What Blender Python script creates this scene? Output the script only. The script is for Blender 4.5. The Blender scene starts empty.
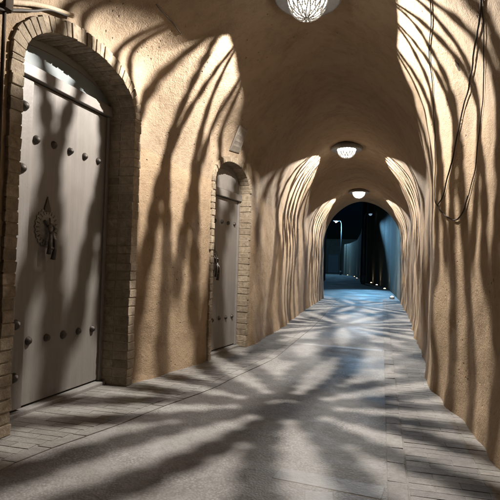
import bpy, bmesh, math, random
from mathutils import Vector, Matrix, noise
random.seed(7)
S = bpy.context.scene
C = S.collection
R = math.radians

# ---------------------------------------------------------------- helpers
def lerp_tab(tab, t):
    if t <= tab[0][0]: return tab[0][1]
    for (a, va), (b, vb) in zip(tab, tab[1:]):
        if t <= b:
            k = (t - a) / (b - a); k = k * k * (3 - 2 * k) * .5 + k * .5
            return va + (vb - va) * k
    return tab[-1][1]

def mesh_obj(name, verts, faces, mat, parent=None, smooth=False):
    me = bpy.data.meshes.new(name)
    me.from_pydata([tuple(v) for v in verts], [], faces)
    me.update()
    if smooth:
        me.polygons.foreach_set('use_smooth', [True] * len(me.polygons))
    if mat: me.materials.append(mat)
    o = bpy.data.objects.new(name, me); C.objects.link(o)
    if parent: o.parent = parent
    return o

class MB:
    """collects simple solids into one mesh"""
    def __init__(s): s.v = []; s.f = []
    def add(s, vs, fs):
        n = len(s.v); s.v += [Vector(v) for v in vs]; s.f += [tuple(i + n for i in f) for f in fs]
    def box(s, a, b, jit=0, M=None):
        vs = [Vector((x, y, z)) for x in (a[0], b[0]) for y in (a[1], b[1]) for z in (a[2], b[2])]
        if jit: vs = [v + Vector([random.uniform(-jit, jit) for _ in 'xyz']) for v in vs]
        if M: vs = [M @ v for v in vs]
        s.add(vs, [(0,1,3,2),(4,6,7,5),(0,4,5,1),(2,3,7,6),(0,2,6,4),(1,5,7,3)])
    def hexa(s, vs):  # 4 bottom then 4 top
        s.add(vs, [(0,3,2,1),(4,5,6,7),(0,1,5,4),(1,2,6,5),(2,3,7,6),(3,0,4,7)])
    def tube(s, pts, r, n=8, cap=True):
        pts = [Vector(p) for p in pts]; rings = []
        rr = r if isinstance(r, (list, tuple)) else [r] * len(pts)
        up = Vector((.13, .31, .94)).normalized()
        for i, p in enumerate(pts):
            d = (pts[min(i+1, len(pts)-1)] - pts[max(i-1, 0)]).normalized()
            a = d.cross(up)
            if a.length < 1e-3: a = d.cross(Vector((1, 0, 0)))
            a.normalize(); b = d.cross(a)
            rings.append([p + (a * math.cos(6.28318*k/n) + b * math.sin(6.28318*k/n)) * rr[i] for k in range(n)])
        vs = [v for q in rings for v in q]; fs = []
        for i in range(len(pts)-1):
            for k in range(n):
                fs.append((i*n+k, i*n+(k+1)%n, (i+1)*n+(k+1)%n, (i+1)*n+k))
        if cap:
            fs.append(tuple(range(n))[::-1]); fs.append(tuple((len(pts)-1)*n+k for k in range(n)))
        s.add(vs, fs)
    def lathe(s, prof, n=32, M=None, close=False):
        # prof: (r, z) from one end to the other
        vs = []; fs = []
        for r, z in prof:
            for k in range(n):
                v = Vector((r*math.cos(6.28318530718*k/n), r*math.sin(6.28318530718*k/n), z))
                vs.append(M @ v if M else v)
        m = len(prof)
        for i in range(m - 1 + (1 if close else 0)):
            j = (i + 1) % m
            for k in range(n):
                fs.append((i*n+k, i*n+(k+1)%n, j*n+(k+1)%n, j*n+k))
        s.add(vs, fs)
    def prism(s, poly, axis_vec):
        n = len(poly); a = [Vector(p) for p in poly]; d = Vector(axis_vec)
        s.add(a + [p + d for p in a], [tuple(range(n))[::-1], tuple(range(n, 2*n))] +
              [(i, (i+1) % n, n+(i+1) % n, n+i) for i in range(n)])
    def bead(s, p, r, stretch=1.25, axis=Vector((0,0,1))):
        q = axis.to_track_quat('Z', 'Y').to_matrix()
        vs = []; n = 6
        for zz, rr in ((-1, 0), (-.45, .88), (.45, .88), (1, 0)):
            for k in range(n if rr else 1):
                a = 6.28318*k/n
                vs.append(Vector(p) + q @ Vector((rr*r*math.cos(a), rr*r*math.sin(a), zz*r*stretch)))
        fs = [(0, 1+(k+1)%n, 1+k) for k in range(n)] + [(1+k, 1+(k+1)%n, 7+(k+1)%n, 7+k) for k in range(n)] + [(13, 7+k, 7+(k+1)%n) for k in range(n)]
        s.add(vs, fs)
    def build(s, name, mat, parent=None, smooth=False, bevel=0):
        o = mesh_obj(name, s.v, s.f, mat, parent, smooth)
        bm = bmesh.new(); bm.from_mesh(o.data); bmesh.ops.recalc_face_normals(bm, faces=bm.faces); bm.to_mesh(o.data); bm.free()
        if bevel:
            m = o.modifiers.new('bevel', 'BEVEL'); m.width = bevel; m.segments = 2; m.limit_method = 'ANGLE'
        return o

def empty(name, loc, label, cat, rotz=0, group=None):
    o = bpy.data.objects.new(name, None); C.objects.link(o)
    o.empty_display_size = .2
    o.location = loc; o.rotation_euler = (0, 0, rotz)
    o['label'] = label; o['category'] = cat
    if group: o['group'] = group
    return o
def tag(o, label, cat, group=None):
    o['label'] = label; o['category'] = cat
    if group: o['group'] = group
    return o
def structure(o): o['kind'] = 'structure'; return o

# ---------------------------------------------------------------- materials
def mat_new(name):
    m = bpy.data.materials.new(name); m.use_nodes = True
    nt = m.node_tree; b = nt.nodes['Principled BSDF']
    return m, nt, b
def nd(nt, typ, **kw):
    n = nt.nodes.new(typ)
    for k, v in kw.items():
        if k in n.inputs.keys(): n.inputs[k].default_value = v
        else: setattr(n, k, v)
    return n
def ramp(nt, fac, stops):
    r = nt.nodes.new('ShaderNodeValToRGB')
    el = r.color_ramp.elements
    while len(el) < len(stops): el.new(.5)
    for e, (p, c) in zip(el, stops): e.position = p; e.color = (*c, 1)
    nt.links.new(fac, r.inputs[0]); return r.outputs[0]
def mix(nt, a, b, f, mode='MIX'):
    m = nt.nodes.new('ShaderNodeMix'); m.data_type = 'RGBA'; m.blend_type = mode
    for s, v in ((m.inputs[0], f), (m.inputs[6], a), (m.inputs[7], b)):
        if hasattr(v, 'links'): nt.links.new(v, s)
        else: s.default_value = v if not isinstance(v, tuple) else (*v, 1)
    return m.outputs[2]
def coords(nt, kind='Object', scale=(1,1,1), rot=(0,0,0)):
    tc = nt.nodes.new('ShaderNodeTexCoord'); mp = nt.nodes.new('ShaderNodeMapping')
    mp.inputs['Scale'].default_value = scale; mp.inputs['Rotation'].default_value = rot
    nt.links.new(tc.outputs[kind], mp.inputs[0]); return mp.outputs[0]
def noise_tex(nt, vec, scale, detail=5, rough=.6, dist=0):
    n = nt.nodes.new('ShaderNodeTexNoise'); n.inputs['Scale'].default_value = scale
    n.inputs['Detail'].default_value = detail; n.inputs['Roughness'].default_value = rough
    n.inputs['Distortion'].default_value = dist
    nt.links.new(vec, n.inputs['Vector']); return n.outputs['Fac']
def bump(nt, h, dist, strength=1, prev=None):
    b = nt.nodes.new('ShaderNodeBump'); b.inputs['Distance'].default_value = dist; b.inputs['Strength'].default_value = strength
    nt.links.new(h, b.inputs['Height'])
    if prev: nt.links.new(prev, b.inputs['Normal'])
    return b.outputs[0]
def math_n(nt, op, a, b=None):
    m = nt.nodes.new('ShaderNodeMath'); m.operation = op
    for s, v in ((m.inputs[0], a), (m.inputs[1], b)):
        if v is None: continue
        if hasattr(v, 'links'): nt.links.new(v, s)
        else: s.default_value = v
    return m.outputs[0]

def simple(name, col, rough=.6, metal=0, var=.15, scale=14, bmp=0):
    m, nt, b = mat_new(name)
    v = coords(nt)
    n = noise_tex(nt, v, scale)
    c = ramp(nt, n, [(.3, tuple(x*(1-var) for x in col)), (.7, tuple(min(1, x*(1+var)) for x in col))])
    nt.links.new(c, b.inputs['Base Color'])
    b.inputs['Roughness'].default_value = rough; b.inputs['Metallic'].default_value = metal
    if bmp: nt.links.new(bump(nt, noise_tex(nt, v, scale*6), bmp), b.inputs['Normal'])
    return m

def adobe(name, lo, hi, crack=.8):
    m, nt, b = mat_new(name)
    v = coords(nt)
    big = noise_tex(nt, v, 1.3, 6, .62, .3)
    mid = noise_tex(nt, v, 9, 7, .68, .2)
    fine = noise_tex(nt, v, 85, 4, .7)
    c = ramp(nt, big, [(.3, lo), (.7, hi)])
    c2 = ramp(nt, mid, [(.28, tuple(x*.66 for x in lo)), (.55, hi)])
    c = mix(nt, c, c2, .45)
    # chopped straw: thin stretched flecks in two directions
    s1 = noise_tex(nt, coords(nt, scale=(60, 160, 26), rot=(.5, .2, .3)), 1, 2, .5)
    s2 = noise_tex(nt, coords(nt, scale=(60, 30, 170), rot=(-.6, .4, .1)), 1, 2, .5)
    st = math_n(nt, 'MAXIMUM', s1, s2)
    stf = ramp(nt, st, [(.64, (0,0,0)), (.74, (1,1,1))])
    c = mix(nt, c, (.42, .32, .2), math_n(nt, 'MULTIPLY', stf, .35))
    # dark pits where the clay has dropped out
    vo = nt.nodes.new('ShaderNodeTexVoronoi'); vo.inputs['Scale'].default_value = 17; nt.links.new(v, vo.inputs['Vector'])
    pit = ramp(nt, vo.outputs['Distance'], [(.08, (1,1,1)), (.17, (0,0,0))])
    gate = ramp(nt, noise_tex(nt, v, 3.1, 3), [(.52, (0,0,0)), (.62, (1,1,1))])
    pit = math_n(nt, 'MULTIPLY', pit, gate)
    c = mix(nt, c, tuple(x*.5 for x in lo), math_n(nt, 'MULTIPLY', pit, .6))
    # hairline cracks and patches of newer clay
    wv = nt.nodes.new('ShaderNodeMix'); wv.data_type = 'VECTOR'; wv.inputs[0].default_value = .12
    nn = nt.nodes.new('ShaderNodeTexNoise'); nn.inputs['Scale'].default_value = 3.5; nn.inputs['Detail'].default_value = 5; nt.links.new(v, nn.inputs['Vector'])
    nt.links.new(v, wv.inputs[4]); nt.links.new(nn.outputs['Color'], wv.inputs[5])
    cv = nt.nodes.new('ShaderNodeTexVoronoi'); cv.feature = 'DISTANCE_TO_EDGE'; cv.inputs['Scale'].default_value = 1.9; nt.links.new(wv.outputs[1], cv.inputs['Vector'])
    crk = ramp(nt, cv.outputs['Distance'], [(.002, (1,1,1)), (.007, (0,0,0))])
    crk = math_n(nt, 'MULTIPLY', crk, ramp(nt, noise_tex(nt, v, 1.7, 2), [(.62, (0,0,0)), (.70, (1,1,1))]))
    c = mix(nt, c, tuple(x*.35 for x in lo), math_n(nt, 'MULTIPLY', crk, crack))
    pat = ramp(nt, noise_tex(nt, v, .8, 4, .5, .8), [(.55, (0,0,0)), (.58, (1,1,1))])
    c = mix(nt, c, tuple(x*1.12 for x in hi), math_n(nt, 'MULTIPLY', pat, .35))
    stn = ramp(nt, noise_tex(nt, coords(nt, scale=(2.4, 2.4, .5)), 1, 5, .65), [(.56, (0,0,0)), (.72, (1,1,1))])
    c = mix(nt, c, tuple(x*.62 for x in lo), math_n(nt, 'MULTIPLY', stn, .55))
    nt.links.new(c, b.inputs['Base Color'])
    b.inputs['Roughness'].default_value = .92
    b.inputs['Specular IOR Level'].default_value = .2
    n1 = bump(nt, mid, .014)
    n2 = bump(nt, fine, .0045, 1, n1)
    n3 = bump(nt, st, .004, .8, n2)
    n4 = bump(nt, math_n(nt, 'MULTIPLY', math_n(nt, 'MAXIMUM', pit, math_n(nt, 'MULTIPLY', crk, crack)), -1), .008, 1, n3)
    nt.links.new(n4, b.inputs['Normal'])
    return m

M_adobe = adobe('adobe_plaster', (.26, .183, .116), (.36, .268, .178))
M_vault = adobe('vault_plaster', (.245, .180, .122), (.335, .258, .182), .0)
M_alleyw = adobe('alley_plaster', (.20, .185, .15), (.28, .26, .21))

def brick_mat(name, a, bcol, rough=.9, dark=.45):
    m, nt, b = mat_new(name)
    v = coords(nt)
    g = nt.nodes.new('ShaderNodeNewGeometry')
    r = ramp(nt, g.outputs['Random Per Island'], [(0, a), (.6, bcol), (1, tuple(x*.8 for x in a))])
    n = noise_tex(nt, v, 30, 6, .7)
    c = mix(nt, r, ramp(nt, n, [(.3, (dark,dark*.95,dark*.9)), (.65, (1,1,1))]), 1, 'MULTIPLY')
    grime = ramp(nt, noise_tex(nt, v, 2.1, 7, .7, .5), [(.46, (0,0,0)), (.68, (1,1,1))])
    c = mix(nt, c, tuple(x*.45 for x in a), math_n(nt, 'MULTIPLY', grime, .55))
    nt.links.new(c, b.inputs['Base Color']); b.inputs['Roughness'].default_value = rough
    nt.links.new(bump(nt, noise_tex(nt, v, 110, 4, .7), .003, 1, bump(nt, n, .006)), b.inputs['Normal'])
    return m
M_brick = brick_mat('pale_brick', (.32, .252, .175), (.43, .352, .255))
M_mortar = simple('mortar', (.30, .24, .17), .95, bmp=.004)
M_bed = simple('pavement_mortar', (.22, .208, .194), .95, bmp=.004)
M_paver = brick_mat('paver_brick', (.25, .238, .224), (.295, .284, .268), .75, .7)

def paint_mat():
    m, nt, b = mat_new('taupe_door_paint')
    v = coords(nt)
    big = noise_tex(nt, v, 2.2, 6, .6); streak = noise_tex(nt, coords(nt, scale=(6, 26, 1.4)), 1, 5, .6)
    c = ramp(nt, big, [(.3, (.165,.150,.137)), (.7, (.22,.203,.187))])
    c = mix(nt, c, ramp(nt, streak, [(.35, (.155,.140,.128)), (.6, (.21,.193,.178))]), .4)
    nt.links.new(c, b.inputs['Base Color'])
    nt.links.new(ramp(nt, big, [(.3, (.42,)*3), (.7, (.6,)*3)]), b.inputs['Roughness'])
    nt.links.new(bump(nt, noise_tex(nt, v, 60, 4), .0012, 1, bump(nt, streak, .003)), b.inputs['Normal'])
    return m
M_paint = paint_mat()
M_frame = simple('frame_paint', (.22, .20, .185), .5, var=.1, bmp=.001)
M_white = simple('white_plaster_panel', (.27, .26, .245), .8, var=.06)
M_fan = simple('frosted_fanlight_glass', (.17, .20, .212), .6, var=.06)
M_iron = simple('forged_iron', (.085, .075, .068), .5, .75, .3, 40, .002)
M_steel = simple('worn_steel', (.20, .19, .18), .6, .5, .35, 40, .001)
M_lampmetal = simple('grey_lamp_metal', (.16, .155, .15), .5, .3, .15, 20)
M_cable = simple('black_cable_rubber', (.035, .028, .022), .7)
M_conduit = simple('plastered_conduit', (.46, .36, .25), .8, bmp=.004)
M_pole = simple('dark_pole_paint', (.02, .022, .025), .5)
M_polegrey = simple('galvanised_pole', (.06, .065, .07), .6, .2)
M_gate = simple('grey_gate_paint', (.25, .29, .31), .55)
M_plate = simple('enamel_plate', (.19, .165, .14), .45)
M_plateink = simple('plate_lettering', (.27, .24, .20), .6)
M_dark = simple('dark_box_and_shade', (.05, .035, .022), .95)  # matt dark for the junction box, the shadow strip and the hole's shade

def crystal_mat():
    m, nt, b = mat_new('cut_crystal')
    out = nt.nodes['Material Output']
    tr = nt.nodes.new('ShaderNodeBsdfTranslucent'); tr.inputs[0].default_value = (.55, .54, .515, 1)
    gl = nt.nodes.new('ShaderNodeBsdfGlossy'); gl.inputs['Roughness'].default_value = .12; gl.inputs[0].default_value = (.9,.9,.9,1)
    df = nt.nodes.new('ShaderNodeBsdfDiffuse'); df.inputs[0].default_value = (.25,.245,.24,1)
    m1 = nt.nodes.new('ShaderNodeMixShader'); m1.inputs[0].default_value = .25
    nt.links.new(tr.outputs[0], m1.inputs[1]); nt.links.new(df.outputs[0], m1.inputs[2])
    m2 = nt.nodes.new('ShaderNodeMixShader'); m2.inputs[0].default_value = .2
    nt.links.new(m1.outputs[0], m2.inputs[1]); nt.links.new(gl.outputs[0], m2.inputs[2])
    nt.links.new(m2.outputs[0], out.inputs['Surface'])
    return m
M_crystal = crystal_mat()
def emit(name, col, s):
    m, nt, b = mat_new(name)
    b.inputs['Base Color'].default_value = (.8,.8,.8,1)
    b.inputs['Emission Color'].default_value = (*col, 1); b.inputs['Emission Strength'].default_value = s
    return m
M_bulb = emit('lit_bulb', (1, .93, .82), 60)
M_led = emit('lit_street_lamp', (.8, .92, 1), 60)
M_dim = emit('dim_lamp_glass', (.5, .75, 1), .4)
M_uplight = emit('lit_uplight_lens', (1, .78, .5), 5)

def floor_mat():
    m, nt, b = mat_new('exposed_aggregate_concrete')
    v = coords(nt)
    vo = nt.nodes.new('ShaderNodeTexVoronoi'); vo.inputs['Scale'].default_value = 85; nt.links.new(v, vo.inputs['Vector'])
    peb = ramp(nt, vo.outputs['Color'], [(0, (.20,.193,.186)), (.5, (.265,.26,.254)), (1, (.35,.345,.34))])
    edge = ramp(nt, vo.outputs['Distance'], [(.35, (1,1,1)), (.62, (.6,.58,.55))])
    c = mix(nt, peb, edge, 1, 'MULTIPLY')
    big = noise_tex(nt, v, 1.1, 6, .65, .4)
    worn = ramp(nt, noise_tex(nt, v, 2.6, 7, .7), [(.36, (0,0,0)), (.56, (1,1,1))])
    cem = ramp(nt, noise_tex(nt, v, 24, 6, .7), [(.3, (.22,.213,.205)), (.7, (.31,.305,.298))])
    c = mix(nt, c, cem, math_n(nt, 'MULTIPLY', worn, .85))
    c = mix(nt, c, ramp(nt, big, [(.3, (.6,.57,.53)), (.65, (1,1,1))]), 1, 'MULTIPLY')
    dirt = ramp(nt, noise_tex(nt, v, 3.3, 8, .7, .6), [(.5, (0,0,0)), (.68, (1,1,1))])
    c = mix(nt, c, (.105, .085, .068), math_n(nt, 'MULTIPLY', dirt, .38))
    wv = nt.nodes.new('ShaderNodeMix'); wv.data_type = 'VECTOR'; wv.inputs[0].default_value = .15
    nn = nt.nodes.new('ShaderNodeTexNoise'); nn.inputs['Scale'].default_value = 3; nn.inputs['Detail'].default_value = 6; nt.links.new(v, nn.inputs['Vector'])
    nt.links.new(v, wv.inputs[4]); nt.links.new(nn.outputs['Color'], wv.inputs[5])
    cv = nt.nodes.new('ShaderNodeTexVoronoi'); cv.feature = 'DISTANCE_TO_EDGE'; cv.inputs['Scale'].default_value = .8; nt.links.new(wv.outputs[1], cv.inputs['Vector'])
    crk = ramp(nt, cv.outputs['Distance'], [(.001, (1,1,1)), (.004, (0,0,0))])
    c = mix(nt, c, (.10, .085, .07), math_n(nt, 'MULTIPLY', math_n(nt, 'MULTIPLY', crk, worn), .25))
    nt.links.new(c, b.inputs['Base Color'])
    nt.links.new(ramp(nt, big, [(.3, (.62,)*3), (.7, (.85,)*3)]), b.inputs['Roughness'])
    h = math_n(nt, 'MULTIPLY', vo.outputs['Distance'], -1)
    nt.links.new(bump(nt, h, .0022, .7, bump(nt, noise_tex(nt, v, 5, 6, .6), .010)), b.inputs['Normal'])
    return m
M_floor = floor_mat()
def band_mat():
    m, nt, b = mat_new('trowelled_concrete_band')
    v = coords(nt)
    c = ramp(nt, noise_tex(nt, v, 7, 7, .7), [(.3, (.19,.18,.17)), (.7, (.265,.255,.245))])
    nt.links.new(c, b.inputs['Base Color']); b.inputs['Roughness'].default_value = .62
    nt.links.new(bump(nt, noise_tex(nt, v, 40, 6, .7), .006), b.inputs['Normal'])
    return m
M_band = band_mat()
M_ground = simple('packed_earth', (.17, .15, .125), .95, var=.25, scale=.6, bmp=.01)

# ---------------------------------------------------------------- passage shape (x right, y along the passage, z up)
XC = -.60
XR = [(-3,.72),(1,.64),(2.69,.585),(3.355,.545),(3.8,.455),(4.2,.395),(4.7,.425),(5.57,.46),(6.58,.475),(10.4,.55),(12.7,.54),(15,.53)]
XL = [(-3,-2.15),(2.2,-1.93),(3.4,-1.87),(4.0,-1.76),(4.65,-1.63),(5.75,-1.47),(7.3,-1.48),(11.9,-1.63),(15,-1.69)]
ZSL = [(-3,2.2),(2.6,2.2),(3.5,1.86),(4.3,1.78),(5.0,1.75),(15,1.7)]
ZSR = [(-3,1.9),(3.5,1.82),(5.0,1.75),(15,1.7)]
VP = [(-3,1.62),(3.7,1.60),(6,1.78),(15,1.85)]     # how round (2) or pointed (1.5) the vault is
ZA = [(-3,3.12),(3.7,3.085),(8.3,2.965),(12.8,2.91),(15,2.88)]
Y0, Y1 = -3.0, 15.0
def nz(x, y, z, s, o=0): return noise.noise(Vector((x*s+o, y*s+o*1.7, z*s-o)))
VPL = [(3.8, 0), (4.9, -.16), (6.6, 0)]     # the left haunch leans in past the first lamp
def section(t, side, k):
    """k 0..1 up the wall, 1..2 round the vault to the crown"""
    xw = lerp_tab(XL if side < 0 else XR, t); zs = lerp_tab(ZSL if side < 0 else ZSR, t); za = lerp_tab(ZA, t)
    if k <= 1:
        p = Vector((xw, t, zs * k)); n = Vector((-side, 0, 0))
    else:
        a = (k - 1) * math.pi / 2
        e = 2 / (lerp_tab(VP, t) + (.30 * max(0, 1 - abs(t - 3.7) / 2.5) if side > 0 else lerp_tab(VPL, t)))
        p = Vector((XC + (xw - XC) * max(0, math.cos(a)) ** e, t, zs + (za - zs) * math.sin(a) ** e))
        n = Vector((-side * math.cos(a), 0, -math.sin(a)))
    return p, n
DOORS = [dict(loc=(-1.90, 2.87, 0), rot=R(-2.9), a=.58, zs=2.04, h=.30, ring=.09, depth=.21),
         dict(loc=(-1.567, 5.11, 0), rot=R(-8.3), a=.43, zs=1.76, h=.27, ring=.06, depth=.11)]
def arch_half(d, z, grow=0):
    a, h = d['a'] + grow, d['h'] + grow
    if z <= d['zs']: return a
    q = (z - d['zs']) / h
    return -1 if q >= 1 else a * (1 - q ** 2.1) ** (1 / 2.1)
def door_local(d, p):
    q = p - Vector(d['loc']); c, s = math.cos(-d['rot']), math.sin(-d['rot'])
    return Vector((c*q.x - s*q.y, s*q.x + c*q.y, q.z))
def surf(t, side, k):
    p, n = section(t, side, k)
    f = 1
    e = 0
    if side < 0:
        for d in DOORS:   # settle to a flat plane round the doorways
            l = door_local(d, p)
            out = max(abs(l.y) - arch_half(d, min(l.z, d['zs'])) - d['ring'], (l.z - d['zs'] - d['h'] - d['ring']) * .6)
            w = min(1, max(0, out / .30)); w = w * w * (3 - 2 * w); f = min(f, w)
            if w < 1 and k > 0: 
                target = -l.x
                e += target * (1 - w)
    foot = max(0, 1 - p.z / .22)
    am = nz(p.x, p.y, p.z, 1.6) * .030 + nz(p.x, p.y, p.z, 5.5, 3) * .007 + nz(p.x, p.y, p.z, 16, 9) * .003
    am += foot * (.02 + .03 * nz(0, p.y, 0, 4, 5))
    if k > 1: am *= 1 - .55 * (k - 1)
    q = p + n * am * (.15 + .85 * f)
    if e: q.x += e
    return q

T = []
t = Y0
while t < Y1 - 1e-6:
    T.append(t); t += .035 if t < 7 else .06
T.append(Y1)
NW, NV = 46, 34
passage = empty('vaulted_passage', (XC, 0, 0), 'long adobe plastered barrel vaulted passage with bare clay walls', 'passage')
passage.location = (0, 0, 0)
def in_door(p):
    for d in DOORS:
        l = door_local(d, p)
        if abs(l.x) < .6 and l.z < d['zs'] + d['h'] + d['ring'] and abs(l.y) < arch_half(d, l.z, d['ring'] * .55): return True
    return False
def grid(name, mat, side, k0, k1, n, cut=False):
    vs = []; fs = []
    for t in T:
        for i in range(n + 1):
            vs.append(surf(t, side, k0 + (k1 - k0) * i / n))
    for j in range(len(T) - 1):
        for i in range(n):
            a = j*(n+1)+i; q = (a, a+1, a+n+2, a+n+1)
            if cut and in_door(sum((vs[x] for x in q), Vector()) / 4): continue
            fs.append(q if side < 0 else q[::-1])
    return vs, fs
vs, fs = grid('wall', None, -1, 0, 1, NW, True)
v2, f2 = grid('v', None, -1, 1, 2, NV, True)
# the lunette over the near doorway climbs into the vault, so the left wall takes the first third of the curve
wl = mesh_obj('wall', vs, fs, M_adobe, passage, True)
wr_v, wr_f = grid('wall', None, 1, 0, 1, NW)
mesh_obj('wall', wr_v, wr_f, M_adobe, passage, True)
v3, f3 = grid('v', None, 1, 1, 2, NV)
n0 = len(v2)
vault = mesh_obj('vault', v2 + v3, f2 + [tuple(i + n0 for i in f) for f in f3], M_vault, passage, True)
bm = bmesh.new(); bm.from_mesh(vault.data); bmesh.ops.remove_doubles(bm, verts=bm.verts, dist=.003); bm.to_mesh(vault.data); bm.free()
# thick outside of the building: flat roof, outer faces, and the two arched end faces
def end_face(t, flip):
    prof = [surf(t, -1, k / 20) for k in range(0, 41)] + [surf(t, 1, k / 20) for k in range(39, -1, -1)]
    outp = []
    for p in prof:
        d = Vector((p.x - XC, 0, p.z - 1.2))
        sx = (3.0 if d.x < 0 else 2.4) / max(abs(d.x), 1e-4); sz = (2.4 if d.z > 0 else 1.2) / max(abs(d.z), 1e-4)
        k = min(sx, sz); outp.append(Vector((XC + d.x*k, t, 1.2 + d.z*k)))
    n = len(prof); v = prof + outp
    f = [(i, i+1, n+i+1, n+i) for i in range(n-1)]
    return v, [q[::-1] for q in f] if flip else f
for t_, fl in ((Y0, False), (Y1, True)):
    v, f = end_face(t_, fl); mesh_obj('end_face', v, f, M_adobe, passage)
ro = MB()
ro.box((XC-3.0, Y0, 3.6), (XC+2.4, Y1, 3.9)); ro.box((XC-3.3, Y0, -.2), (XC-3.0, Y1, 3.9)); ro.box((XC+2.4, Y0, -.2), (XC+2.7, Y1, 3.9))
ro.build('roof', M_adobe, passage)

# ---------------------------------------------------------------- floor
def sheet(name, pts_rows, mat, z):
    vs = [(x, y, z) for row in pts_rows for x, y in row]; n = len(pts_rows[0])
    fs = [(j*n+i, j*n+i+1, (j+1)*n+i+1, (j+1)*n+i) for j in range(len(pts_rows)-1) for i in range(n-1)]
    return mesh_obj(name, vs, fs, mat)
gs = [-600, -60, -20, 40, 120, 800]
structure(sheet('ground', [[(x, y) for x in gs] for y in gs], M_ground, -.03))
LB = [(-3,-1.75),(2.0,-1.62),(2.8,-1.42),(3.76,-1.2),(5.1,-1.03),(7.8,-1.02),(15,-1.22)]
RB = .04
ys = [Y0 + .25*i for i in range(int((Y1+.5-Y0)/.25)+1)]
structure(sheet('path', [[(lerp_tab(LB, y) + (RB - lerp_tab(LB, y))*i/8, y) for i in range(9)] for y in ys], M_floor, 0))
# smooth concrete bands across the aggregate (lie a few mm proud)
bd = MB()
def band(p0, p1, w):
    a, b = Vector((*p0, 0)), Vector((*p1, 0)); d = (b-a).normalized(); n = Vector((-d.y, d.x, 0)) * w/2
    bd.hexa([a-n+Vector((0,0,-.02)), b-n+Vector((0,0,-.02)), b+n+Vector((0,0,-.02)), a+n+Vector((0,0,-.02)),
             a-n+Vector((0,0,.0015)), b-n+Vector((0,0,.0015)), b+n+Vector((0,0,.0015)), a+n+Vector((0,0,.0015))])
for y in (-1.2, 2.34, 6.1, 10.4):
    band((lerp_tab(LB, y)+.01, y) if y > 3 else (-.45, y-.06), (RB-.015, y-.12), .13)
for y, y2 in ((2.34, -1.2),):
    band((-.24, 2.15), (-.10, 1.2), .12)
structure(bd.build('pavement', M_band, bevel=.004))
# brick borders: one long course beside the aggregate and bricks laid across up to the wall
def border(side):
    b = MB()
    y = Y0
    while y < Y1 + .3:
        L = random.uniform(.20, .23)
        x = RB if side > 0 else lerp_tab(LB, y)
        h = random.uniform(-.0015, .0015)
        if side > 0: b.box((RB+.003, y+.004, -.025), (RB+.085, y+L-.004, .004+h), .0015)
        else:
            xa, xb = lerp_tab(LB, y), lerp_tab(LB, y+L)
            b.hexa([(xa-.085, y+.004, -.025), (xa-.003, y+.004, -.025), (xb-.003, y+L-.004, -.025), (xb-.085, y+L-.004, -.025),
                    (xa-.085, y+.004, .004+h), (xa-.003, y+.004, .004+h), (xb-.003, y+L-.004, .004+h), (xb-.085, y+L-.004, .004+h)])
        y += L
    y = Y0; row = 0
    while y < Y1 + .3:
        w = random.uniform(.064, .070)
        xin = RB + .092 if side > 0 else lerp_tab(LB, y) - .092
        xout = (lerp_tab(XR, y) + .09) if side > 0 else (lerp_tab(XL, y) - .34)
        x = xin - side * (.11 if row % 2 else 0)
        while (xout - x) * side > 0:
            x2 = x + side * .22
            a = x if (x - xin) * side > 0 else xin
            if (x2 - a) * side > .02:
                h = random.uniform(-.0007, .0007)
                lo, hi = min(a, x2) + .002, max(a, x2) - .002
                b.box((lo, y+.0022, -.025), (hi, y+w-.0022, .0012+h), .0008)
            x = x2
        y += w; row += 1
    return structure(b.build('pavement', M_paver))
border(1); border(-1)
structure(sheet('pavement', [[(x, y) for x in (-2.6, -1, .3, 1.0)] for y in (Y0, 5, 10, Y1+.3)], M_bed, -.0012))

# ---------------------------------------------------------------- doorways
def arch_curve(a, zs, h, n=28):
    pts = []
    for i in range(n + 1):
        th = math.pi * i / n
        c, s = math.cos(th), math.sin(th)
        e = 2 / 2.1
        pts.append((-math.copysign(abs(c) ** e, c) * a, zs + h * abs(s) ** e))
    return pts
def curve_at(a, zs, h, n=200):
    """arc-length table"""
    p = arch_curve(a, zs, h, n); L = [0]
    for q, r in zip(p, p[1:]): L.append(L[-1] + math.hypot(r[0]-q[0], r[1]-q[1]))
    return p, L
def sample(p, L, s):
    s = min(max(s, 0), L[-1])
    for i in range(len(L)-1):
        if s <= L[i+1]:
            k = (s - L[i]) / (L[i+1] - L[i] + 1e-9)
            y = p[i][0] + (p[i+1][0]-p[i][0])*k; z = p[i][1] + (p[i+1][1]-p[i][1])*k
            dy, dz = p[i+1][0]-p[i][0], p[i+1][1]-p[i][1]; l = math.hypot(dy, dz)
            return y, z, -dz/l, dy/l      # point and outward normal
    return 0, 0, 0, 1

def stud_bm(r):
    """domed nail head on a small collar, pointing along +x"""
    b = MB(); M = Matrix.Rotation(R(90), 4, 'Y')
    b.lathe([(r*1.0, -.002), (r*1.04, r*.12), (r*.92, r*.26), (r*.86, r*.42), (r*.70, r*.70), (r*.42, r*.93), (r*.16, r*1.04), (.0005, r*1.06)], 18, M)
    return b

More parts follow.
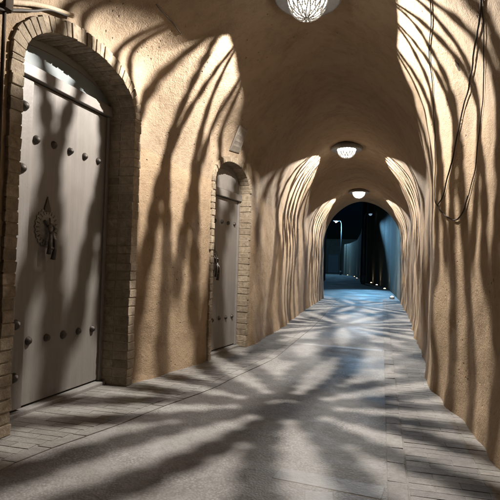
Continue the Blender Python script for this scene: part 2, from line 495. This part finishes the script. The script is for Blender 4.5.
def doorway(d, label, near):
    root = empty('studded_door', d['loc'], label, 'doorway', d['rot'])
    a, zs, h, rg, dep = d['a'], d['zs'], d['h'], d['ring'], d['depth']
    # brick surround: stretchers up the jambs, bricks on edge round the arch
    br = MB(); z = 0
    pr = .022; j = .003
    back = -dep - .03
    while z < zs - .02:
        ch = min(random.uniform(.062, .072), zs - z)
        for s in (-1, 1):
            o = random.uniform(-.004, .004)
            y0, y1 = s*(a + random.uniform(-.003, .003)), s*(a + rg + random.uniform(-.007, .007))
            br.box((-.10, min(y0,y1), z+.004), (pr+o, max(y0,y1), z+ch-.004), j)
            br.box((back, min(s*a, s*(a+.07)), z+.004), (-.107, max(s*a, s*(a+.07)), z+ch-.004), j)
        z += ch
    p, L = curve_at(a, zs, h); n = round(L[-1] / .047)
    for i in range(n):
        s0, s1 = L[-1]*(i+.06)/n, L[-1]*(i+.94)/n
        q0, q1 = sample(p, L, s0), sample(p, L, s1)
        o = random.uniform(-.005, .005); g = rg + random.uniform(-.006, .008)
        for xb, xf in ((-.10, pr+o), (back, -.107)):
            w = g if xf > -.1 else .07
            vs = []
            for xx in (xb, xf):
                vs += [(xx, q0[0], q0[1]), (xx, q1[0], q1[1]), (xx, q1[0]+q1[2]*w, q1[1]+q1[3]*w), (xx, q0[0]+q0[2]*w, q0[1]+q0[3]*w)]
            vs = [Vector(v) + Vector([random.uniform(-j*.7, j*.7) for _ in 'xyz']) for v in vs]
            br.hexa(vs)
    br.build('brick_surround', M_brick, root, bevel=.0035)
    # mortar core just behind the brick faces
    mo = MB()
    inn = [(-(a+.004), -.05)] + arch_curve(a+.004, zs, h+.004) + [(a+.004, -.05)]
    out = [(-(a+rg-.006), -.05)] + arch_curve(a+rg-.006, zs, h+rg-.006) + [(a+rg-.006, -.05)]
    m = len(inn)
    vs = [(x, y, z) for x in (back+.004, pr-.005) for ring in (inn, out) for y, z in ring]
    fs = []
    for i in range(m-1):
        fs += [(i, i+1, m+i+1, m+i), (2*m+i, 3*m+i, 3*m+i+1, 2*m+i+1), (i, 2*m+i, 2*m+i+1, i+1), (m+i, m+i+1, 3*m+i+1, 3*m+i)]
    mo.add(vs, fs); mo.build('mortar_bed', M_mortar, root)
    # painted panel closing the arch head, with the glazed fanlight in it
    zt = zs + (.02 if near else -.09)        # top of the leaf
    xl = -dep
    head = [(y, z) for y, z in arch_curve(a+.03, zs, h+.03) if z > zt + .05]
    tp = MB(); tp.prism([(xl-.03, -(a+.03), zt+.04)] + [(xl-.03, y, z) for y, z in head] + [(xl-.03, a+.03, zt+.04)], (.03, 0, 0))
    tp.build('arch_panel', M_white if near else M_frame, root)
    fh = (zs + h - zt - .09) * (.70 if near else .8); fa = a * .93
    arc = [(-fa*math.cos(math.pi*i/24), zt+.085+fh*math.sin(math.pi*i/24)) for i in range(25)]
    fb = MB(); fb.prism([(xl+.002, y, z) for y, z in arc], (.006, 0, 0)); fb.build('fanlight', M_fan if near else M_frame, root)
    tr = MB(); tr.tube([(xl+.006, y, z) for y, z in arc], .006, 6); tr.build('fanlight_trim', M_lampmetal, root)
    # frame
    fr = MB()
    fr.box((xl-.04, -a, zt), (xl+.035, a, zt+.075))
    fr.box((xl-.05, a-.035, .03), (xl+.012, a, zt-.001))
    fr.box((xl-.05, -a, .03), (xl+.012, -a+.03, zt-.001))
    fr.build('door_frame', M_frame, root, bevel=.004)
    th = MB(); th.box((xl-.06, -a, -.02), (xl+.05, a, .028), .002); th.build('threshold', M_band, root, bevel=.008)
    # leaf
    ya, yb = -.262 if near else -a + .03, a - .037
    lf = MB(); lf.box((xl-.05, ya, .04), (xl-.002, yb, zt-.006))
    leaf = lf.build('door_leaf', M_paint, root, bevel=.004)
    rs = .027 if near else .022
    proto = None
    ystud = [-.205 + .164 * i for i in range(5)] if near else [ya + .055 + (yb - ya - .12) * (i + .12) / 4.25 for i in range(5)]
    for zz in ((.435, 1.70) if near else (.36, 1.40)):
        for yy in ystud:
            if proto is None:
                o = stud_bm(rs).build('stud', M_iron, leaf, True); proto = o
            else:
                o = proto.copy(); C.objects.link(o); o.parent = leaf
            o.location = (xl-.002 + random.uniform(-.001, .001), yy, zz + random.uniform(-.004, .004))
            o.rotation_euler = (random.uniform(0, 6), random.uniform(-.09, .09), random.uniform(-.09, .09)); o.scale = (random.uniform(.85, 1.1),) + (random.uniform(.92, 1.08),) * 2
    if near:   # cover batten down the meeting edge, with its own big studs
        bt = MB(); bt.box((xl-.05, -.425, .04), (xl+.022, ya-.004, zt-.02))
        bat = bt.build('cover_batten', M_paint, root, bevel=.004)
        for zz in (.235, .55, 1.19, 1.49, 1.868):
            if zz == 1.19: continue
            o = proto.copy(); C.objects.link(o); o.parent = bat; o.location = (xl+.022, -.345, zz); o.scale = (1.15,)*3
    if near:
        l2 = MB(); l2.box((xl-.05, -a+.033, .04), (xl-.002, -.429, zt-.006)); l2.build('door_leaf', M_paint, root, bevel=.004)
    # knocker
    ky, kz = (-.084, 1.15) if near else (ya + .22, .98)
    k = MB(); MX = Matrix.Translation((xl, ky, kz)) @ Matrix.Rotation(R(90), 4, 'Y')
    prof = []
    N = 44; R0 = .108
    ring_v = []
    for rr, hh in ((1, -.002), (1, .006), (.80, .011), (.62, .011), (.55, .016), (.30, .018), (.12, .026), (.001, .028)):
        for i in range(N):
            q = R0 * rr * (1 + (.05 * (1 if i % 2 else -1) if rr > .7 else 0))
            an = 6.28318*i/N; ring_v.append(MX @ Vector((1.14*q*math.cos(an), .98*q*math.sin(an), hh*.8)))
    fs = [(r_*N+i, r_*N+(i+1)%N, (r_+1)*N+(i+1)%N, (r_+1)*N+i) for r_ in range(7) for i in range(N)]
    k.add(ring_v, fs)
    k.build('knocker_plate', M_steel, leaf)
    f = MB()
    f.prism([(xl, ky-.030, kz+.10), (xl, ky-.026, kz+.135), (xl, ky-.012, kz+.165), (xl, ky, kz+.205), (xl, ky+.012, kz+.165), (xl, ky+.026, kz+.135), (xl, ky+.030, kz+.10)], (.008, 0, 0))
    f.build('knocker_finial', M_iron, leaf, bevel=.002)
    g = MB()
    for i in range(22):   # dark teeth round the rim of the plate
        an = 6.28318*i/22; c, s = math.cos(an), math.sin(an)
        g.tube([(xl+.0085, ky+.076*c, kz+.088*s), (xl+.0065, ky+.100*c, kz+.112*s)], .0036, 6)
    g.tube([(xl+.022, ky-.045, kz+.045), (xl+.032, ky, kz)], .008, 6); g.tube([(xl+.022, ky+.005, kz+.065), (xl+.032, ky, kz)], .005, 6)
    g.build('knocker_rays', M_iron, leaf, True)
    h_ = MB(); c0 = Vector((xl+.038, ky+.008, kz-.005))
    h_.tube([c0 + Vector((0, .026*math.cos(6.2832*i/18), .026*math.sin(6.2832*i/18))) for i in range(19)], .008, 8)
    h_.tube([c0 + Vector((0,-.005,-.028)), c0 + Vector((.012,-.022,-.07)), c0 + Vector((.012,-.028,-.12)), c0 + Vector((.004,-.024,-.165))], [.010,.014,.013,.016], 8)
    h_.tube([c0 + Vector((0,.006,-.028)), c0 + Vector((.016,.014,-.075)), c0 + Vector((.014,.018,-.14)), c0 + Vector((.004,.016,-.20))], [.010,.014,.013,.017], 8)
    h_.tube([c0 + Vector((.010,-.034,-.125)), c0 + Vector((.010,.030,-.130))], .010, 8)
    h_.build('knocker_pull', M_iron, leaf, True)
    return root
doorway(DOORS[0], 'near arched doorway with taupe studded door, pale fanlight and round iron knocker in brick surround', True)
doorway(DOORS[1], 'smaller farther doorway with studded grey door set deep in the left wall', False)

# ---------------------------------------------------------------- ceiling lamps
def make_lamp(loc, label):
    root = empty('ceiling_lamp', loc, label, 'ceiling lamp', 0, 'round crystal ceiling lamps along the vault')
    b = MB()
    b.lathe([(.001, .03), (.20, .03), (.245, .012), (.258, -.03), (.257, -.078), (.248, -.088), (.236, -.084), (.166, -.060), (.164, -.061), (.160, -.073), (.154, -.075), (.150, -.072), (.150, .018), (.001, .02)], 48)
    b.build('base_pan', M_lampmetal, root, True)
    bu = MB(); bu.lathe([(.001, .019), (.03, .018), (.03, .010), (.001, .008)], 16)
    bu.build('bulb', M_bulb, root, True)
    # bowl of crystal strings wound both ways from the rim to the foot
    cr = MB(); N = LAMP_N; zt, depth, r0 = -.074, .172, .152
    def pt(u, az):
        th = u * math.pi / 2
        return Vector((r0 * math.cos(th) ** .9 * math.cos(az), r0 * math.cos(th) ** .9 * math.sin(az), zt - depth * math.sin(th) ** 1.1))
    for sgn in (-1, 1):
        for i in range(N):
            a0 = 6.28318530718 * (i + (.12 if sgn > 0 else 0)) / N
            end = .97 if (i + (sgn > 0)) % 2 else .56        # every other string is tied off half way down
            pts = [pt(u / 20 * end, a0 + sgn * LAMP_TW * u / 20 * end / .9) for u in range(21)]
            cr.tube(pts, [.0034 + .0018*min(1, u/6) - .0012*u/20 for u in range(21)], 6)
            n = round(16 * end)
            for k in range(n):
                u = (k + .5) / n * end
                p = pt(u, a0 + sgn * LAMP_TW * u / .9); q = pt(u + .02, a0 + sgn * LAMP_TW * (u + .02) / .9)
                cr.bead(p, LAMP_BEAD * (.50 + .50*min(1, u/.32) - .34*max(0, u-.5)), 1.3, (q - p).normalized())
    rb = pt(.95, 0)
    cr.bead((.004, -.006, rb.z - .004), .017, .8)
    cr.build('crystal_bowl', M_crystal, root)
    li = bpy.data.lights.new('bulb_light', 'POINT'); li.energy = LAMP_W; li.color = (1, .94, .86); li.shadow_soft_size = .0038
    lo = bpy.data.objects.new('bulb_light', li); C.objects.link(lo); lo.parent = root; lo.location = (0, 0, -.020)
    return root
LAMP_N, LAMP_TW, LAMP_BEAD, LAMP_W = 18, R(25), .0092, 620
lamp = make_lamp((-.58, 3.70, 3.05), 'nearest and largest crystal ceiling lamp, hanging between the two studded doors')
def copy_tree(o, parent=None):
    c = o.copy(); C.objects.link(c)
    if parent: c.parent = parent
    for ch in [x for x in bpy.data.objects if x.parent == o]:
        copy_tree(ch, c)
    return c
for loc, rz, lab in (((-.60, 8.3, 2.94), .4, 'middle crystal ceiling lamp, between the glaring one and the passage mouth'),
                 ((-.60, 12.8, 2.885), .9, 'farthest small crystal ceiling lamp just inside the passage mouth')):
    c = copy_tree(lamp); c.location = loc; c.rotation_euler = (0, 0, rz); c.scale = (1, 1, .82); c['label'] = lab
    for ch in c.children:
        if ch.type == 'LIGHT': ch.location.z = -.004

lamp.rotation_euler = (R(-6), 0, R(-6))      # hangs a little crooked
# ---------------------------------------------------------------- small things on the walls
def spline(pts, n=8):
    pts = [Vector(p) for p in pts]; out = []
    for i in range(len(pts)-1):
        p0, p1, p2, p3 = pts[max(i-1,0)], pts[i], pts[i+1], pts[min(i+2, len(pts)-1)]
        for k in range(n):
            t = k/n
            out.append(.5*((2*p1) + (p2-p0)*t + (2*p0-5*p1+4*p2-p3)*t*t + (3*p1-p0-3*p2+p3)*t**3))
    return out + [pts[-1]]

def wall_x(side, t, z):
    lo, hi = 0, 1.97
    for _ in range(26):
        m = (lo + hi) / 2
        if surf(t, side, m).z < z: lo = m
        else: hi = m
    return surf(t, side, lo).x
def wall_cable(name, pts, r, mat, label, off, n=8):
    side = -1 if pts[0][0] < -.6 else 1
    b = MB(); b.tube([(wall_x(side, p.y, p.z) + off if off else p.x, p.y, p.z) for p in spline(pts, n)], r, 8)
    return tag(b.build(name, mat, None, True), label, 'cable')
wall_cable('cable', [(.47,2.50,2.34),(.465,2.661,2.298),(.49,3.019,2.197),(.514,3.476,2.06),(.494,3.617,1.901),(.466,3.725,1.685),(.434,3.878,1.496),(.409,4.015,1.44),
    (.423,3.945,1.386),(.452,3.774,1.324),(.483,3.614,1.288),(.503,3.537,1.308),(.519,3.483,1.348),(.527,3.46,1.39),(.533,3.44,1.43)], .005, M_cable,
    'thick black cable hanging down the right wall into a low U shaped loop', -.012)
wall_cable('cable', [(.533,3.44,1.43),(.547,3.36,1.56),(.552,3.27,1.70),(.555,3.16,1.86),(.548,3.04,2.0),(.53,2.92,2.12),(.51,2.80,2.22),(.49,2.66,2.32)], .003, M_cable,
    'thin dark wire rising up the right wall from the end of the cable loop', -.008)
wall_cable('cable', [(.20,2.9,2.64),(.237,3.078,2.603),(.279,3.49,2.551),(.317,3.814,2.403),(.361,4.023,2.17),(.387,4.095,1.878),(.395,4.138,1.651),(.396,4.117,1.491),(.412,4.01,1.432)], .0035, M_cable,
    'thin dark wire running straight down the bulge of the right wall', -.008)
wall_cable('cable', [(-1.552,3.129,2.735),(-1.551,3.191,2.731),(-1.543,3.383,2.730),(-1.545,3.560,2.722)], .0032, M_cable,
    'short dark wire slanting over the lit plaster high on the left vault', 0)
wall_cable('conduit', [(-1.936,2.0,2.22),(-1.934,2.192,2.30),(-1.926,2.334,2.362),(-1.919,2.477,2.408),(-1.911,2.66,2.455)], .015, M_conduit,
    'pale plastered conduit lying over the brick arch of the near door', .030)
wall_cable('cable', [(-1.936,2.02,2.19),(-1.934,2.125,2.225),(-1.932,2.228,2.275),(-1.926,2.335,2.325),(-1.92,2.452,2.39),(-1.912,2.60,2.425)], .008, M_cable,
    'black cable sagging beneath the pale conduit above the near door', .034)
jb = empty('junction_box', (-1.93, 2.13, 2.26), 'small dark junction box at the left end of the pale conduit', 'junction box', R(-3))
b = MB(); b.box((.0, -.03, -.04), (.045, .03, .04)); b.build('box', M_dark, jb, bevel=.006)
b = MB(); b.box((.046, -.026, -.034), (.052, .026, .034)); b.build('lid', M_dark, jb, bevel=.002)
b = MB(); b.tube([(.02, 0, -.04), (.02, .0, -.5), (.02, .002, -1.2), (.02, .0, -2.0)], .010, 8); b.build('shadow_strip', M_dark, jb, True)  # dark tube standing in for the shadow gap left of the brick
# hole knocked in the plaster by the cable: a ragged patch, the hollow's shade put into its dark colour
hp = MB(); ctr = Vector((wall_x(1, 3.44, 2.27), 3.44, 2.27)); nrm = Vector((-.89, -.15, -.43)).normalized(); e1 = nrm.cross(Vector((0,0,1))).normalized(); e2 = nrm.cross(e1)
random.seed(3)
rim = [ctr + (e1*math.cos(6.2832*k/13)*.026 + e2*math.sin(6.2832*k/13)*.042) * random.uniform(.6, 1.25) + nrm*.001 for k in range(13)]
hp.prism(rim, tuple(-nrm*.03)); tag(hp.build('wall_hole', M_dark), 'small ragged dark hole in the lit right wall beside the thick black cable', 'hole')
# number plate on the vault
pc = [Vector((wall_x(-1, p[1], p[2]), p[1], p[2])) for p in ((-1.56,4.98,2.143),(-1.53,5.22,2.165),(-1.42,5.14,2.385),(-1.44,4.90,2.385))]
pn = (pc[1]-pc[0]).cross(pc[3]-pc[0]).normalized(); pn = pn if pn.x > 0 else -pn
plate = empty('wall_plate', tuple(sum(pc, Vector())/4), 'tilted grey enamel plate high on the vault above the smaller doorway', 'plate')
o0 = Vector(plate.location)
b = MB(); b.prism([p - o0 + pn*.006 for p in pc], tuple(pn*.004)); b.build('board', M_plate, plate, bevel=.0015)
b = MB()
def pp(u, v): return (pc[0]*(1-u)*(1-v) + pc[1]*u*(1-v) + pc[2]*u*v + pc[3]*(1-u)*v) - o0 + pn*.0102
def bar(u0, v0, u1, v1): b.prism([pp(u0,v0), pp(u1,v0), pp(u1,v1), pp(u0,v1)], tuple(pn*.0008))
bar(.06,.05,.94,.075); bar(.06,.925,.94,.95); bar(.06,.09,.09,.91); bar(.91,.09,.94,.91)
for v0 in (.22, .42, .66):
    u = .16
    while u < .8:
        w = random.uniform(.04, .12); bar(u, v0, u+w, v0+random.uniform(.05, .11)); u += w + .04
b.build('border', M_plateink, plate)


# ---------------------------------------------------------------- beyond the passage
def wall_run(name, path, thick, heights, label, mat, side):
    b = MB(); n = len(path)
    def off(i):
        a = Vector((*path[max(i-1,0)], 0)); c = Vector((*path[min(i+1,n-1)], 0)); d = (c-a).normalized()
        return Vector((d.y, -d.x, 0)) * thick * side
    for i in range(n-1):
        p, q = Vector((*path[i], 0)), Vector((*path[i+1], 0)); op, oq = p + off(i), q + off(i+1)
        h0, h1 = Vector((0,0,heights[i])), Vector((0,0,heights[i+1])); lo = Vector((0,0,-.1))
        b.hexa([p+lo, q+lo, oq+lo, op+lo, p+h0, q+h1, oq+h1, op+h0])
    return tag(b.build(name, mat), label, 'wall')
path_tall = [(.55,15.02),(.50,16.2),(.40,20),(.31,22.7),(.12,25.5),(-.10,27.4),(-.40,30),(-.70,32.2),(-.95,33.2)]
path_low = [(-1.30,34.6),(-1.75,42),(-2.42,50.2),(-3.0,54),(-3.55,57.2),(-4.3,59.5),(-4.9,66)]
wall_run('alley_wall', path_tall, .5, [5.2]*len(path_tall), 'tall plaster wall along the right of the dark alley past the passage mouth', M_alleyw, 1)
wall_run('alley_wall', path_low, .5, [3.9,3.75,3.62,3.62,3.62,3.6,3.6], 'lower pale wall curving away behind the dark pole in the alley', M_alleyw, 1)
path_left = [(-1.72,15.02),(-2.1,16),(-2.7,22),(-3.9,36),(-6.2,50),(-9.0,62),(-13,74)]
wall_run('alley_wall', path_left, .5, [3.6]*7, 'dark wall along the left of the alley outside the passage mouth', M_alleyw, -1)
al = [[(x, y) for x in (a, a+(b-a)*.33, a+(b-a)*.66, b)] for y, a, b in ((15.2,-1.9,.7),(20,-2.7,.6),(27,-3.4,.2),(34,-4,-.9),(42,-5.2,-1.5),(50,-6.5,-2.2),(58,-8.4,-3.6),(66,-11,-4.7),(80,-16,-5))]
structure(sheet('alley_path', al, M_floor, -.004))
# far house closing the alley
hb = empty('far_house', (-8.6, 78, 0), 'small plain house closing the far end of the alley', 'house')
w = MB(); w.box((-4.5, 0, -.1), (4.8, 4, 5.0)); w.build('wall', M_alleyw, hb)
w = MB(); w.box((-4.7, -.15, 5.0), (5.0, 4.2, 5.2)); w.build('roof', M_alleyw, hb)
w = MB(); w.box((.55, -.08, 0), (2.1, -.002, 2.75)); gt = w.build('gate', M_gate, hb, bevel=.01)
w = MB(); w.box((.45, -.1, 2.76), (2.2, -.003, 2.95)); w.build('lintel', M_band, hb)
# poles
pl = MB(); pl.tube([(-1.21, 33.9, -.05), (-1.20, 33.9, 3), (-1.12, 33.9, 7.2)], [.17, .15, .11], 14)
po = tag(pl.build('utility_pole', M_pole, None, True), 'thick black pole standing against the right alley wall', 'pole')
def street_lamp(name, loc, h, arm, label, lit, hs=1):
    r = empty(name, loc, label, 'street lamp')
    p = MB(); p.tube([(0,0,-.05), (0,0,h*.5), (0,0,h)], [.09,.075,.06], 12); p.tube([(0,0,0),(0,0,.5)], .13, 12)
    p.build('pole', M_polegrey if lit else M_polegrey, r, True)
    a = MB(); a.tube(spline([(0,0,h-.02), (arm*.35, -.05, h+.35), (arm, -.12, h+.40)]), .04, 8); a.build('arm', M_polegrey, r, True)
    hd = MB(); s = 1 if arm > 0 else -1
    hd.hexa([(arm-.05*s, -.25, h+.33), (arm+.62*s*hs, -.25, h+.36), (arm+.62*s*hs, .05, h+.36), (arm-.05*s, .05, h+.33),
             (arm, -.18, h+.46), (arm+.5*s*hs, -.18, h+.45), (arm+.5*s*hs, -.02, h+.45), (arm, -.02, h+.46)])
    hd.build('lamp_head', M_polegrey, r, bevel=.01)
    g = MB(); g.lathe([(.001, -.16), (.10, -.12), (.14, -.04), (.14, 0), (.001, 0)], 20, Matrix.Translation((arm+.28*s*hs, -.1, h+.34)) @ Matrix.Scale(.5 + .5*hs, 4))
    g.build('lens', M_led if arm < 0 else M_dim, r, True)
    if lit:
        li = bpy.data.lights.new('lamp_light', 'POINT' if arm < 0 else 'SPOT'); li.energy = lit
        if arm > 0: li.spot_size = R(28); li.spot_blend = 1
        li.color = (.25, .62, 1); li.shadow_soft_size = .1
        lo = bpy.data.objects.new('lamp_light', li); C.objects.link(lo); lo.parent = r; lo.location = (arm+.28*s*hs, -.12, h+.02)
        if arm > 0: lo.rotation_euler = (R(-75.5), 0, R(1))
    return r
street_lamp('street_lamp', (-4.62, 58.6, 0), 5.9, -.35, 'lit white street lamp far down the alley', 900)
street_lamp('street_lamp', (-1.06, 30.0, 0), 3.75, .22, 'cold dim lamp on a short curved arm beside the thick black pole', 4200, .45)
# wall lamp on the outer face above the passage mouth
wlm = empty('wall_lamp', (-.55, 15.02, 3.25), 'cold floodlight fixed above the outer mouth of the passage', 'floodlight')
g = MB(); g.box((-.16, .12, -.10), (.16, .22, .10)); g.build('housing', M_lampmetal, wlm, bevel=.01)
g = MB(); g.box((-.14, .222, -.08), (.14, .23, .08)); g.build('lens', M_led, wlm)
g = MB(); g.tube([(0, -.01, 0), (0, .12, 0)], .02, 8); g.build('bracket', M_lampmetal, wlm)
li = bpy.data.lights.new('flood_light', 'SPOT'); li.energy = 460; li.color = (.32, .66, 1); li.spot_size = R(120); li.spot_blend = .8; li.shadow_soft_size = .08
lo = bpy.data.objects.new('flood_light', li); C.objects.link(lo); lo.parent = wlm; lo.location = (0, .27, 0); lo.rotation_euler = (R(44), 0, R(14))
# uplights
UP = [((.40,16.3),'nearest small uplight at the foot of the right alley wall, by the passage mouth'),
      ((.21,22.6),'small glowing uplight second from the passage mouth along the right alley wall'),
      ((-.17,27.1),'small glowing uplight third from the passage mouth along the right alley wall'),
      ((-.53,30.8),'small glowing uplight close before the dark pole on the right alley wall'),
      ((-1.9,42.0),'small glowing uplight first beyond the dark pole on the low alley wall'),
      ((-2.5,49.6),'small glowing uplight in the middle of the low curving alley wall'),
      ((-3.6,56.6),'small glowing uplight farthest along the low wall near the street lamp')]
up0 = None
for (x, y), lab in UP:
    if up0 is None:
        up0 = empty('uplight', (x-.08, y, 0), lab, 'uplight', 0, 'uplights along the alley wall')
        q = MB(); q.lathe([(.001, -.02), (.075, -.02), (.075, .05), (.06, .055), (.055, .045), (.001, .045)], 16); q.build('body', M_lampmetal, up0, True)
        q = MB(); q.lathe([(.054, .046), (.04, .075), (.001, .09)], 16); q.build('lens', M_uplight, up0, True)
        li = bpy.data.lights.new('uplight_beam', 'SPOT'); li.energy = 5; li.color = (1, .78, .5); li.spot_size = R(110); li.spot_blend = .8; li.shadow_soft_size = .04
        lo = bpy.data.objects.new('uplight_beam', li); C.objects.link(lo); lo.parent = up0; lo.location = (0, 0, .11); lo.rotation_euler = (R(180), 0, 0)
    else:
        c = copy_tree(up0); c.location = (x-.08, y, 0); c['label'] = lab

# ---------------------------------------------------------------- night sky
W = bpy.data.worlds.new('World'); S.world = W; W.use_nodes = True
nt = W.node_tree; bg = nt.nodes['Background']
sky = nt.nodes.new('ShaderNodeTexSky'); sky.sky_type = 'NISHITA'; sky.sun_disc = False
sky.sun_elevation = R(-5); sky.sun_rotation = R(40)
nt.links.new(mix(nt, sky.outputs[0], (.10, .38, 1.0), 1, 'MULTIPLY'), bg.inputs[0]); bg.inputs[1].default_value = .1

# ---------------------------------------------------------------- camera
cam = bpy.data.cameras.new('camera'); co = bpy.data.objects.new('camera', cam); C.objects.link(co)
cam.sensor_width = 36; cam.lens = 36.0; cam.clip_start = .02; cam.clip_end = 2000
yaw, pitch, roll = R(14.831), R(1.639), R(1.6)
fwd = Vector((-math.sin(yaw)*math.cos(pitch), math.cos(yaw)*math.cos(pitch), math.sin(pitch)))
r0 = Vector((math.cos(yaw), math.sin(yaw), 0)); u0 = r0.cross(fwd)
rt = r0*math.cos(roll) + u0*math.sin(roll); upv = -r0*math.sin(roll) + u0*math.cos(roll)
co.matrix_world = Matrix(((rt.x, upv.x, -fwd.x, 0), (rt.y, upv.y, -fwd.y, 0), (rt.z, upv.z, -fwd.z, .95), (0,0,0,1)))
S.camera = co
S.render.engine = 'CYCLES'
S.cycles.use_denoising = True
S.cycles.max_bounces = 8; S.cycles.diffuse_bounces = 2
S.cycles.sample_clamp_indirect = 6
S.view_settings.view_transform = 'Standard'; S.view_settings.look = 'None'
S.view_settings.gamma = 1; S.view_settings.use_curve_mapping = False
S.view_settings.exposure = 0
